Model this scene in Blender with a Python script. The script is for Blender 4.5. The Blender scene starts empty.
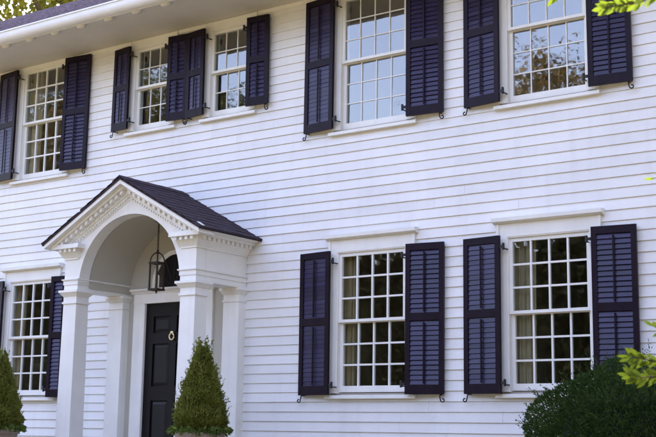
import bpy, math, random
import numpy as np
from mathutils import Vector, Matrix

# ------------------------------------------------------------------ scene, camera, sky, sun
S = bpy.context.scene
COL = S.collection
EYE = 1.6                                    # eye height above the ground at the camera
FPX, YAW, PITCH, ROLL = 1196.9, math.radians(35.536), math.radians(10.288), math.radians(0.918)
DIST = 11.694                                  # metres from the camera to the wall

S.render.engine = 'CYCLES'
S.render.resolution_x, S.render.resolution_y = 1024, 682
S.view_settings.view_transform = 'Standard'
S.view_settings.look = 'None'
S.view_settings.gamma = 1
S.view_settings.exposure = 2.92

fw = Vector((-math.sin(YAW)*math.cos(PITCH), math.cos(YAW)*math.cos(PITCH), math.sin(PITCH)))
rt0 = Vector((math.cos(YAW), math.sin(YAW), 0)); up0 = rt0.cross(fw)
rt = rt0*math.cos(ROLL) + up0*math.sin(ROLL)
up = up0*math.cos(ROLL) - rt0*math.sin(ROLL)
CAMP = Vector((-.238, -DIST, EYE+.068))
cam = bpy.data.cameras.new('camera'); camo = bpy.data.objects.new('camera', cam); COL.objects.link(camo)
cam.sensor_fit = 'HORIZONTAL'; cam.sensor_width = 36; cam.lens = 36*FPX/656
cam.dof.use_dof = True; cam.dof.focus_distance = 14.5; cam.dof.aperture_fstop = 5.6; cam.clip_start = 0.1; cam.clip_end = 2000
camo.matrix_world = Matrix(((rt.x, up.x, -fw.x, CAMP.x), (rt.y, up.y, -fw.y, CAMP.y), (rt.z, up.z, -fw.z, CAMP.z), (0, 0, 0, 1)))
S.camera = camo

SUN_EL, SUN_ROT = math.radians(40), math.radians(-20)
W = bpy.data.worlds.new('World'); S.world = W; W.use_nodes = True
nt = W.node_tree; nt.nodes.clear()
sky = nt.nodes.new('ShaderNodeTexSky'); sky.sky_type = 'NISHITA'; sky.sun_disc = False
sky.sun_elevation = SUN_EL; sky.sun_rotation = SUN_ROT; sky.dust_density = 2.5; sky.ozone_density = 1.0; sky.air_density = 1.0
hs = nt.nodes.new('ShaderNodeHueSaturation'); hs.inputs['Saturation'].default_value = 0.80; hs.inputs['Hue'].default_value = 0.521
bg = nt.nodes.new('ShaderNodeBackground'); bg.inputs[1].default_value = 0.15
wo = nt.nodes.new('ShaderNodeOutputWorld')
nt.links.new(sky.outputs[0], hs.inputs['Color']); nt.links.new(hs.outputs[0], bg.inputs[0]); nt.links.new(bg.outputs[0], wo.inputs[0])

sl = bpy.data.lights.new('sun', 'SUN'); sl.energy = 2.0; sl.angle = math.radians(0.5); sl.color = (1, .93, .82)
so = bpy.data.objects.new('sun', sl); COL.objects.link(so)
sdir = Vector((math.sin(SUN_ROT)*math.cos(SUN_EL), math.cos(SUN_ROT)*math.cos(SUN_EL), math.sin(SUN_EL)))
so.rotation_euler = sdir.to_track_quat('Z', 'Y').to_euler(); so.location = (0, 20, 30)

# ------------------------------------------------------------------ materials
def mat(name, col, rough=.6, var=.06, scale=6, bump=0., bscale=40, spec=.4, rnd=0., streak=0., trans=0., tcol=None, metal=0.):
    m = bpy.data.materials.new(name); m.use_nodes = True
    n = m.node_tree.nodes; l = m.node_tree.links
    b = n['Principled BSDF']; b.inputs['Roughness'].default_value = rough
    b.inputs['Specular IOR Level'].default_value = spec; b.inputs['Metallic'].default_value = metal
    tc = n.new('ShaderNodeTexCoord'); geo = n.new('ShaderNodeNewGeometry')
    nz = n.new('ShaderNodeTexNoise'); nz.inputs['Scale'].default_value = scale; nz.inputs['Detail'].default_value = 6
    l.new(geo.outputs['Position'], nz.inputs['Vector'])
    mr = n.new('ShaderNodeMapRange'); mr.inputs['From Min'].default_value = .25; mr.inputs['From Max'].default_value = .75
    mr.inputs['To Min'].default_value = 1-var; mr.inputs['To Max'].default_value = 1+var
    l.new(nz.outputs['Fac'], mr.inputs['Value'])
    val = mr.outputs[0]
    if rnd:
        oi = n.new('ShaderNodeObjectInfo'); m2 = n.new('ShaderNodeMapRange')
        m2.inputs['To Min'].default_value = 1-rnd; m2.inputs['To Max'].default_value = 1+rnd*.4
        l.new(oi.outputs['Random'], m2.inputs['Value'])
        mu = n.new('ShaderNodeMath'); mu.operation = 'MULTIPLY'; l.new(val, mu.inputs[0]); l.new(m2.outputs[0], mu.inputs[1]); val = mu.outputs[0]
    if streak:
        mp = n.new('ShaderNodeMapping'); mp.inputs['Scale'].default_value = (9, 9, .8)
        l.new(geo.outputs['Position'], mp.inputs['Vector'])
        n3 = n.new('ShaderNodeTexNoise'); n3.inputs['Scale'].default_value = 1; n3.inputs['Detail'].default_value = 5
        l.new(mp.outputs[0], n3.inputs['Vector'])
        m3 = n.new('ShaderNodeMapRange'); m3.inputs['From Min'].default_value = .5; m3.inputs['From Max'].default_value = .75
        m3.inputs['To Min'].default_value = 1; m3.inputs['To Max'].default_value = 1-streak
        l.new(n3.outputs['Fac'], m3.inputs['Value'])
        mu = n.new('ShaderNodeMath'); mu.operation = 'MULTIPLY'; l.new(val, mu.inputs[0]); l.new(m3.outputs[0], mu.inputs[1]); val = mu.outputs[0]
    mx = n.new('ShaderNodeVectorMath'); mx.operation = 'SCALE'; mx.inputs[0].default_value = col
    l.new(val, mx.inputs['Scale']); l.new(mx.outputs[0], b.inputs['Base Color'])
    if bump:
        nb = n.new('ShaderNodeTexNoise'); nb.inputs['Scale'].default_value = bscale; nb.inputs['Detail'].default_value = 5
        l.new(geo.outputs['Position'], nb.inputs['Vector'])
        bp = n.new('ShaderNodeBump'); bp.inputs['Strength'].default_value = bump; bp.inputs['Distance'].default_value = .01
        l.new(nb.outputs['Fac'], bp.inputs['Height']); l.new(bp.outputs[0], b.inputs['Normal'])
    if trans:
        out = n['Material Output']; tr = n.new('ShaderNodeBsdfTranslucent')
        if tcol: tr.inputs[0].default_value = (*tcol, 1)
        else: l.new(mx.outputs[0], tr.inputs[0])
        ms = n.new('ShaderNodeMixShader'); ms.inputs[0].default_value = trans
        l.new(b.outputs[0], ms.inputs[1]); l.new(tr.outputs[0], ms.inputs[2]); l.new(ms.outputs[0], out.inputs[0])
    return m

def leafmat(name, c1, c2, trans=.35, tcol=None, scale=3., rough=.5, spec=.2):
    m = mat(name, c1, rough=rough, var=.0, spec=spec, trans=trans, tcol=tcol)
    n = m.node_tree.nodes; l = m.node_tree.links
    b = n['Principled BSDF']
    geo = n.new('ShaderNodeNewGeometry')
    nz = n.new('ShaderNodeTexNoise'); nz.inputs['Scale'].default_value = scale; nz.inputs['Detail'].default_value = 3
    l.new(geo.outputs['Position'], nz.inputs['Vector'])
    ad = n.new('ShaderNodeMath'); ad.operation = 'MULTIPLY_ADD'; ad.inputs[1].default_value = .55
    l.new(geo.outputs['Random Per Island'], ad.inputs[0])
    m2 = n.new('ShaderNodeMapRange'); m2.inputs['From Min'].default_value = .3; m2.inputs['From Max'].default_value = .7; m2.inputs['To Max'].default_value = .5
    l.new(nz.outputs['Fac'], m2.inputs['Value']); l.new(m2.outputs[0], ad.inputs[2])
    mx = n.new('ShaderNodeMix'); mx.data_type = 'RGBA'
    mx.inputs[6].default_value = (*c1, 1); mx.inputs[7].default_value = (*c2, 1)
    l.new(ad.outputs[0], mx.inputs[0]); l.new(mx.outputs[2], b.inputs['Base Color'])
    if not tcol:
        for q in n:
            if q.type == 'BSDF_TRANSLUCENT': l.new(mx.outputs[2], q.inputs[0])
    return m

def glassmat(name, refl, tint=(.9, .93, .92)):
    m = bpy.data.materials.new(name); m.use_nodes = True
    n = m.node_tree.nodes; l = m.node_tree.links; n.clear()
    out = n.new('ShaderNodeOutputMaterial'); tr = n.new('ShaderNodeBsdfTransparent'); tr.inputs[0].default_value = (*tint, 1)
    gl = n.new('ShaderNodeBsdfGlossy'); gl.inputs['Roughness'].default_value = .016
    lw = n.new('ShaderNodeLayerWeight'); lw.inputs['Blend'].default_value = .5
    pw = n.new('ShaderNodeMath'); pw.operation = 'POWER'; pw.inputs[1].default_value = 5; l.new(lw.outputs['Facing'], pw.inputs[0])
    fr = n.new('ShaderNodeMath'); fr.operation = 'MULTIPLY_ADD'; fr.inputs[1].default_value = 1-refl; fr.inputs[2].default_value = refl; l.new(pw.outputs[0], fr.inputs[0])
    geo = n.new('ShaderNodeNewGeometry'); nb = n.new('ShaderNodeTexNoise'); nb.inputs['Scale'].default_value = 5; nb.inputs['Detail'].default_value = 2
    l.new(geo.outputs['Position'], nb.inputs['Vector'])
    bp = n.new('ShaderNodeBump'); bp.inputs['Strength'].default_value = .018; bp.inputs['Distance'].default_value = .02
    l.new(nb.outputs['Fac'], bp.inputs['Height']); l.new(bp.outputs[0], gl.inputs['Normal'])
    ms = n.new('ShaderNodeMixShader'); l.new(fr.outputs[0], ms.inputs[0]); l.new(tr.outputs[0], ms.inputs[1]); l.new(gl.outputs[0], ms.inputs[2])
    l.new(ms.outputs[0], out.inputs[0])
    return m

M = dict(
    board=mat('white_clapboard_paint', (.80, .80, .795), .5, .06, 1.3, .16, 45, rnd=.065, streak=.05),
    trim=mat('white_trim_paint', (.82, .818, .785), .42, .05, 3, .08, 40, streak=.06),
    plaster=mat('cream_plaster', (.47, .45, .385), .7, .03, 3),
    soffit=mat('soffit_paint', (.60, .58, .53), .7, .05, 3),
    sheath=mat('sheathing', (.3, .26, .2), .8),
    shutter=mat('plum_black_shutter_paint', (.014, .0078, .0165), .42, .25, 7, .08, 60, spec=.14, rnd=.22, streak=.2),
    louver=mat('plum_black_louver_sky_sheen', (.021, .015, .055), .34, .2, 9, .05, 80, spec=.45, rnd=.3),  # bluer than the frame paint: sky sheen put into the base colour
    iron=mat('black_iron', (.012, .011, .013), .5, .2, 20, .1),
    door=mat('black_door_paint', (.0065, .005, .0065), .45, .15, 8, spec=.2),
    doorpanel=mat('door_panel_baked_reflection', (.013, .012, .013), .45, .1, 8, spec=.25),  # door paint lightened, the panels' reflection put into the colour
    brass=mat('brass', (.80, .68, .42), .3, .1, 20, metal=1.),
    bronze=mat('aged_bronze', (.035, .022, .016), .45, .25, 30, metal=.35),
    roof=mat('asphalt_shingle', (.16, .125, .148), .9, .5, 14, .5, 120, spec=.2),
    porchroof=mat('porch_shingle', (.05, .038, .05), .9, .35, 16, .5, 120, spec=.2),
    galv=mat('gutter_paint', (.78, .79, .80), .35, .05, 5),
    interior=mat('room_plaster', (.58, .44, .32), .8, .1, 2),
    curtain=mat('tan_curtain_cloth', (.50, .38, .22), .9, .08, 8, trans=.25),
    lace=mat('pale_curtain_cloth', (.58, .48, .32), .9, .08, 8, trans=.3),
    glass=glassmat('window_glass', .085), storm=glassmat('storm_window_glass', .125),
    lampglass=glassmat('lantern_glass', .04, (.97, .97, .96)),
    candle=mat('candle_wax', (.8, .75, .62), .5),
    terracotta=mat('stoneware', (.30, .235, .20), .75, .15, 12, .2, 50),
    soil=mat('soil', (.03, .022, .015), .95),
    stone=mat('stone_step', (.30, .28, .26), .8, .15, 6, .2, 30),
    brickdark=mat('foundation', (.22, .12, .09), .85, .2, 10),
    bark=mat('bark', (.09, .065, .045), .9, .3, 9, .6, 30),
    grass=mat('lawn_with_fallen_leaves', (.21, .16, .078), .95, .35, 1.2, .3, 30),
    box=leafmat('boxwood_leaf', (.085, .115, .018), (.25, .26, .055), .34, scale=9),
    boxin=mat('boxwood_core', (.018, .022, .008), .9),  # near-black colour of the solid core inside the cone
    yew=leafmat('yew_needle', (.016, .037, .008), (.062, .105, .026), .2, scale=5, rough=.7, spec=.08),
    yewin=mat('dark_foliage_core', (.006, .010, .005), .95),  # near-black colour of the solid cores in bush and hedge
    ivy=leafmat('ivy_leaf', (.05, .085, .015), (.16, .22, .05), .3, scale=10),
    conifer=leafmat('conifer_needle', (.014, .020, .010), (.045, .05, .026), .1, scale=1.2),
    fresh=leafmat('fresh_leaf', (.05, .105, .01), (.13, .17, .018), .42, (.19, .25, .02), scale=8, rough=.4),
    yellowgreen=leafmat('turning_leaf', (.10, .115, .014), (.24, .22, .03), .5, scale=.8),
    autumn=leafmat('autumn_leaf', (.10, .075, .024), (.17, .115, .04), .3, scale=.6),
    green=leafmat('late_green_leaf', (.03, .045, .012), (.085, .085, .02), .3, scale=.6),
)

# ------------------------------------------------------------------ mesh helpers (coordinates: x along wall, y into wall, z above eye level)
ORG = {}
class MB:
    def __init__(s): s.v = []; s.f = []
    def add(s, vs, fs):
        b = len(s.v); s.v += [tuple(v) for v in vs]; s.f += [tuple(i+b for i in f) for f in fs]; return s
    def hexa(s, p):      # 8 points: bottom 4 (ccw from above), top 4
        return s.add(p, [(3, 2, 1, 0), (4, 5, 6, 7), (0, 1, 5, 4), (1, 2, 6, 5), (2, 3, 7, 6), (3, 0, 4, 7)])
    def box(s, x0, x1, y0, y1, z0, z1):
        if x0 > x1: x0, x1 = x1, x0
        if y0 > y1: y0, y1 = y1, y0
        return s.hexa([(x0, y0, z0), (x1, y0, z0), (x1, y1, z0), (x0, y1, z0), (x0, y0, z1), (x1, y0, z1), (x1, y1, z1), (x0, y1, z1)])
    def frustum(s, cx, cy, z0, z1, hx0, hy0, hx1, hy1):
        return s.hexa([(cx-hx0, cy-hy0, z0), (cx+hx0, cy-hy0, z0), (cx+hx0, cy+hy0, z0), (cx-hx0, cy+hy0, z0),
                       (cx-hx1, cy-hy1, z1), (cx+hx1, cy-hy1, z1), (cx+hx1, cy+hy1, z1), (cx-hx1, cy+hy1, z1)])
    def prism_x(s, prof, x0, x1):   # prof: list of (y,z)
        n = len(prof); vs = [(x0, y, z) for y, z in prof]+[(x1, y, z) for y, z in prof]
        fs = [(i, (i+1) % n, (i+1) % n+n, i+n) for i in range(n)]+[tuple(range(n-1, -1, -1)), tuple(range(n, 2*n))]
        return s.add(vs, fs)
    def lathe(s, cx, cy, prof, n=20):   # prof: list of (r,z)
        vs = []; fs = []
        for r, z in prof:
            for k in range(n):
                a = 2*math.pi*k/n; vs.append((cx+r*math.cos(a), cy+r*math.sin(a), z))
        for i in range(len(prof)-1):
            for k in range(n):
                fs.append((i*n+k, i*n+(k+1) % n, (i+1)*n+(k+1) % n, (i+1)*n+k))
        fs.append(tuple(range(n-1, -1, -1))); fs.append(tuple(range((len(prof)-1)*n, len(prof)*n)))
        return s.add(vs, fs)
    def tube(s, pts, rad, n=6):
        pts = [Vector(p) for p in pts]; vs = []; fs = []
        if not hasattr(rad, '__len__'): rad = [rad]*len(pts)
        u = None
        for i, p in enumerate(pts):
            d = (pts[min(i+1, len(pts)-1)]-pts[max(i-1, 0)]).normalized()
            if u is None: u = d.orthogonal().normalized()
            u = (u-d*u.dot(d)).normalized(); w = d.cross(u)
            for k in range(n):
                a = 2*math.pi*k/n; vs.append(p+(u*math.cos(a)+w*math.sin(a))*rad[i])
        for i in range(len(pts)-1):
            for k in range(n): fs.append((i*n+k, i*n+(k+1) % n, (i+1)*n+(k+1) % n, (i+1)*n+k))
        fs.append(tuple(range(n-1, -1, -1))); fs.append(tuple(range((len(pts)-1)*n, len(pts)*n)))
        return s.add(vs, fs)
    def build(s, name, m, parent=None, origin=None, smooth=False, kind=None):
        vs = np.array(s.v, float)
        o = Vector(origin) if origin is not None else Vector(((vs[:, 0].min()+vs[:, 0].max())/2, (vs[:, 1].min()+vs[:, 1].max())/2, vs[:, 2].min()))
        me = bpy.data.meshes.new(name); me.from_pydata((vs-np.array(o)).tolist(), [], s.f)
        me.materials.append(M[m])
        if smooth: me.polygons.foreach_set('use_smooth', [True]*len(me.polygons))
        me.update()
        return place(name, me, parent, o, kind)
def place(name, data, parent, o, kind=None):
    ob = bpy.data.objects.new(name, data); COL.objects.link(ob)
    o = Vector(o); ORG[ob.name] = o
    if parent is None: ob.location = o+Vector((0, 0, EYE))
    else: ob.parent = parent; ob.location = o-ORG[parent.name]
    if kind: ob['kind'] = kind
    return ob
def tag(o, label, cat, group=None):
    o['label'] = label; o['category'] = cat
    if group: o['group'] = group
    return o
def empty(name, loc, label, cat, group=None): return tag(place(name, None, None, loc), label, cat, group)
def ray(px, py, d):          # world point at d metres along the view through a photo position
    v = fw+rt*((px-328)/FPX)-up*((py-218.5)/FPX)
    p = CAMP+v.normalized()*d; return Vector((p.x, p.y, p.z-EYE))
R = random.Random(7)

# ------------------------------------------------------------------ ground
GH = -.55                    # ground at the house, relative to the eye
def gz(y):
    t = min(1, max(0, (-y-2.2)/7.0)); t = t*t*(3-2*t); return GH+(-1.6-GH)*t
ys = [60, 12, 0, -1, -2.2, -3, -4, -5, -6, -7, -8, -9.2, -12, -20, -40, -80, -400]; ys = [400]+ys
xs = [-400, -80, -40, -20, -10, 0, 10, 40, 400]
g = MB()
vs = [(x, y, gz(y)) for y in ys for x in xs]; nx = len(xs)
g.add(vs, [(j*nx+i, (j+1)*nx+i, (j+1)*nx+i+1, j*nx+i+1) for j in range(len(ys)-1) for i in range(nx-1)])
gr = g.build('ground', 'grass', None, (0, 0, GH)); gr['kind'] = 'structure'

# ------------------------------------------------------------------ the house
HX0, HX1 = -22.2, -2.4
house = empty('clapboard_house', (-10.98, 0, GH), 'two-storey white clapboard house with plum-black louvered shutters and arched entrance porch', 'house')
C = -10.98                                    # centre of the porch
# windows: (centre x, big?, floor, ...)
BIG = dict(gh=.43, gz=(.65, 2.185), rail=1.408, cols=4, rows=3, sh=(.54, 2.25), sw=.472, hinge=.53)
UP = dict(gh=.43, gz=(3.845, 5.41), rail=4.618, cols=4, rows=3, sh=(3.765, 5.475), sw=.472, hinge=.53)
UPL = dict(gh=.43, gz=(3.88, 5.44), rail=4.655, cols=4, rows=3, sh=(3.80, 5.505), sw=.472, hinge=.53)
SM = dict(gh=.295, gz=(4.318, 5.375), rail=4.843, cols=3, rows=2, sh=(4.25, 5.448), sw=.338, hinge=.37)
WIN = [('L0', -13.87, BIG, 1), ('L1', -7.935, BIG, 1), ('L2', -5.672, BIG, 1),
       ('W1', -13.85, UPL, 0), ('W2', -11.62, SM, 0), ('W3', -10.217, SM, 0), ('W4', -7.935, UP, 0), ('W5', -5.66, UP, 0)]
holes = []; cuts = []
for n, c, d, lower in WIN:
    sh = d['gh']+.05
    z0, z1 = d['gz'][0]-.085, d['gz'][1]+.05
    holes.append((c-sh, c+sh, z0, z1))
    cuts.append((c-sh-.10, c+sh+.10, z0-.03, (2.35 if lower else 5.52)))
DX0, DX1, DZ1 = -11.56, -10.54, 1.775
holes.append((DX0, DX1, -.32, DZ1))
cuts += [(C-1.06, C+1.06, -2, 2.62), (C-.7, C+.7, -2, 2.83)]

# sheathed wall with openings
def wall_boxes(mb, x0, x1, z0, z1, y0, y1, hs):
    xs = sorted({x0, x1, *[v for h in hs for v in h[:2]]}); 
    for a, b in zip(xs, xs[1:]):
        m = (a+b)/2; zz = z0
        for h in sorted([h for h in hs if h[0] < m < h[1]], key=lambda h: h[2]):
            if h[2] > zz: mb.box(a, b, y0, y1, zz, h[2])
            zz = max(zz, h[3])
        if z1 > zz: mb.box(a, b, y0, y1, zz, z1)
w = MB(); wall_boxes(w, HX0, HX1, GH+.25, 5.6, .004, .16, holes)
wall = w.build('wall', 'sheath', house)
b = MB(); b.box(HX0-.02, HX1+.02, -.02, .3, GH-.6, GH+.26); b.build('foundation', 'brickdark', house)
b = MB(); b.box(HX0, HX0+.15, .16, 10, GH-.6, 5.6); b.box(HX1-.15, HX1, .16, 10, GH-.6, 5.6); b.box(HX0+.15, HX1-.15, 9.85, 10, GH-.6, 5.6)
for xx in (HX0, HX1-.15): b.add([(xx, 0, 5.6), (xx, 10, 5.6), (xx, 5, 8.95), (xx+.15, 0, 5.6), (xx+.15, 10, 5.6), (xx+.15, 5, 8.95)], [(0, 2, 1), (3, 4, 5), (0, 3, 5, 2), (1, 2, 5, 4), (0, 1, 4, 3)])
b.build('outer_wall', 'board', house)
b = MB(); b.box(HX0+.15, HX1-.15, .17, 9.85, -.42, -.32); b.box(HX0+.15, HX1-.15, .17, 9.85, 2.5, 2.9); b.box(HX0+.15, HX1-.15, .17, 9.85, 5.52, 5.58)
b.box(HX0+.15, HX1-.15, 4.2, 4.3, -.32, 2.5); b.box(HX0+.15, HX1-.15, 4.2, 4.3, 2.9, 5.52)
for xx in (-15.5, -12.6, -9.4, -6.8): b.box(xx-.06, xx+.06, .17, 4.2, -.32, 2.5)
for xx in (-15.5, -12.75, -9.1, -6.8): b.box(xx-.06, xx+.06, .17, 4.2, 2.9, 5.52)
b.build('rooms', 'interior', house)

# clapboards, each a board of its own
EXPO = .1155; z = 2.428-EXPO*math.ceil((2.428-(GH+.24))/EXPO)
def board(x0, x1, z0, z1, bottom=True, lift=0.):
    if x1-x0 < .03: return
    mb = MB(); yb = -.021-lift; yt = -.004
    k = (z1-z0)/(EXPO+.02)
    prof = [(.0035, z0), (.0035, z1), (yt, z1), (yb+(yt-yb)*.0, z0)]
    prof = [(.0035, z0), (yb, z0), (yb+(yt-yb)*min(1, k), z1), (.0035, z1)]
    n = len(prof)
    tilt = R.uniform(-.0012, .0012)
    vs = [(x0, y, zz-tilt) for y, zz in prof]+[(x1, y, zz+tilt) for y, zz in prof]
    fs = [((i+1) % n, i, i+n, (i+1) % n+n) for i in range(n)]+[tuple(range(n)), tuple(range(2*n-1, n-1, -1))]
    mb.add(vs, fs)
    mb.build('clapboard', 'board', wall)
row = 0
while z < 5.50:
    zt = z+EXPO
    act = []      # blocked x intervals and the height left below / above
    segs = [(HX0, HX1)]
    for (a, bb, c0, c1) in cuts:
        if c0 < zt and c1 > z:
            ns = []
            for s0, s1 in segs:
                if bb <= s0 or a >= s1: ns.append((s0, s1)); continue
                if a > s0: ns.append((s0, a))
                if bb < s1: ns.append((bb, s1))
            segs = ns
            if c0 > z+.012: board(a+.001, bb-.001, z, c0)
            if c1 < zt-.012 and a > C-2 and bb < C+2 and c1 < 2.9: board(a, bb, c1, zt+.02)
            elif c1 < zt-.012 and c1 < 2.5: board(a+.001, bb-.001, c1, zt+.02)
    for s0, s1 in segs:
        zz = z+R.uniform(-.0012, .0012); lift = R.uniform(-.001, .002)
        if s1-s0 > 4.4:
            j = s0+(s1-s0)*R.uniform(.3, .7)
            board(s0, j-.0012, zz, zt+.02, lift=lift); board(j+.0012, s1, zz+.001, zt+.02, lift=R.uniform(-.001, .002))
        else: board(s0, s1, zz, zt+.02, lift=lift)
    z += EXPO; row += 1

# ---- windows
def curtain(c0, c1, z0, z1, m, label, y=.125, seed=0, gather=0):
    rr = random.Random(seed); n = 40; mb = MB(); vs = []
    for t, zz in ((0, z0), (.45, z0+(z1-z0)*.45), (1, z1)):
        for s in (0, .004):
            for i in range(n+1):
                u = i/n; x = c0+(c1-c0)*u*(1-gather*(1-t)*.3)
                vs.append((x, y+s+.028*math.sin(u*21+seed)+.012*math.sin(u*47+2*seed+t), zz))
    w2 = 2*(n+1); fs = []
    for L in range(2):
        for i in range(n):
            a = L*w2+i; fs.append((a, a+1, a+1+w2, a+w2))
            a += n+1; fs.append((a+1, a, a+w2, a+1+w2))
    mb.add(vs, fs)
    return tag(mb.build('curtain', m, None, smooth=True), label, 'curtain', 'curtains inside the windows')

pane_mesh = {}
def pane_obj(x0, x1, z0, z1, y, parent, gm):
    k = (round(x1-x0, 4), round(z1-z0, 4), gm); c = Vector(((x0+x1)/2, y, (z0+z1)/2))
    if k not in pane_mesh:
        mb = MB().box(-k[0]/2, k[0]/2, -.0015, .0015, -k[1]/2, k[1]/2)
        me = bpy.data.meshes.new('pane'); me.from_pydata(mb.v, [], mb.f); me.materials.append(M[gm]); pane_mesh[k] = me
    o = place('pane', pane_mesh[k], parent, c)
    o.rotation_euler = (math.radians(R.gauss(0, .35)), 0, math.radians(R.gauss(0, .35)))
def sash(c, gh, z0, z1, cols, rows, y, parent, botr, topr, gm):
    f = MB(); t = .02; yf, yb = y-t, y+t
    f.box(c-gh-.05, c-gh, yf, yb, z0-botr, z1+topr); f.box(c+gh, c+gh+.05, yf, yb, z0-botr, z1+topr)
    f.box(c-gh, c+gh, yf, yb, z0-botr, z0); f.box(c-gh, c+gh, yf, yb, z1, z1+topr)
    mw = .006 if gm == 'storm' else .0105; pw = 2*gh/cols; ph = (z1-z0)/rows
    for i in range(1, cols): f.box(c-gh+i*pw-mw, c-gh+i*pw+mw, y-(.008 if gm == 'storm' else .016), y+.012, z0, z1)
    for j in range(1, rows):
        for i in range(cols): f.box(c-gh+i*pw+(mw if i else 0), c-gh+(i+1)*pw-(mw if i < cols-1 else 0), y-(.0068 if gm == 'storm' else .0145), y+.0105, z0+j*ph-mw, z0+j*ph+mw)
    f.build('sash', 'trim', parent)
    for i in range(cols):
        for j in range(rows):
            pane_obj(c-gh+i*pw+(mw if i else 0)-.002, c-gh+(i+1)*pw-(mw if i < cols-1 else 0)+.002, z0+j*ph+(mw if j else 0)-.002, z0+(j+1)*ph-(mw if j < rows-1 else 0)+.002, y+.004, parent, gm)

for n, c, d, lower in WIN:
    gh = d['gh']; g0, g1 = d['gz']; so_ = gh+.052; co = so_+.115 if gh > .4 else so_+.10
    zb = g0-.09; zt = g1+.055
    f = MB()          # casing is the window part itself: side casings, head, jamb lining
    f.box(c-co, c-so_, -.038, .003, zb+.003, zt); f.box(c+so_, c+co, -.038, .003, zb+.003, zt)
    head = 2.385 if lower else 5.545
    f.box(c-co, c+co, -.038, .003, zt+.0005, head)
    f.box(c-so_-.001, c-so_+.012, -.030, .15, zb, zt+.01); f.box(c+so_-.012, c+so_+.001, -.030, .15, zb, zt+.01)
    f.box(c-so_+.012, c+so_-.012, -.030, .15, zt-.012, zt+.01)
    # backband: a thin raised outer edge
    f.box(c-co-.012, c-co+.022, -.05, .003, zb+.004, head-.002); f.box(c+co-.022, c+co+.012, -.05, .003, zb+.004, head-.002)
    win = f.build('window', 'trim', house)
    s = MB(); s.hexa([(c-co-.03, -.07, zb-.062), (c+co+.03, -.07, zb-.062), (c+co+.03, .14, zb-.062), (c-co-.03, .14, zb-.062),
                      (c-co-.03, -.07, zb-.025), (c+co+.03, -.07, zb-.025), (c+co+.03, .14, zb+.004), (c-co-.03, .14, zb+.004)])
    s.build('sill', 'trim', win)
    if lower:
        s = MB(); s.prism_x([(.003, 2.386), (-.05, 2.386), (-.058, 2.396), (-.09, 2.404), (-.104, 2.406), (-.108, 2.446), (.003, 2.458)], c-co-.045, c+co+.045)
        s.build('crown', 'trim', win)
    mr = d['rail']
    sash(c, gh, mr+.022, g1, d['cols'], d['rows'], .012, win, .034, .042, 'storm' if n in ('W2', 'W3', 'W4', 'W5') else 'glass')      # upper, outer
    sash(c, gh, g0, mr-.022, d['cols'], d['rows'], .055, win, .075, .034, 'storm' if n in ('W2', 'W3', 'W4', 'W5') else 'glass')      # lower, inner
    s = MB(); s.box(c-.03, c+.03, .012, .034, mr-.006, mr+.02); s.build('sash_lock', 'brass', win)

curtain(-6.19, -5.87, .52, 2.3, 'lace', 'pale gathered curtain inside the lower window behind the yew bush', seed=3, gather=.2)
curtain(-8.46, -8.235, .52, 2.3, 'curtain', 'narrow tan curtain inside the lower window right of the porch', seed=5, gather=.2)
curtain(-14.47, -14.13, .52, 2.3, 'curtain', 'tan curtain inside the lower window left of the porch', seed=8, gather=.2)
curtain(-14.45, -14.05, 3.7, 5.5, 'lace', 'pale curtain inside the upper window at the left end', seed=11, gather=.15)

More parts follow.
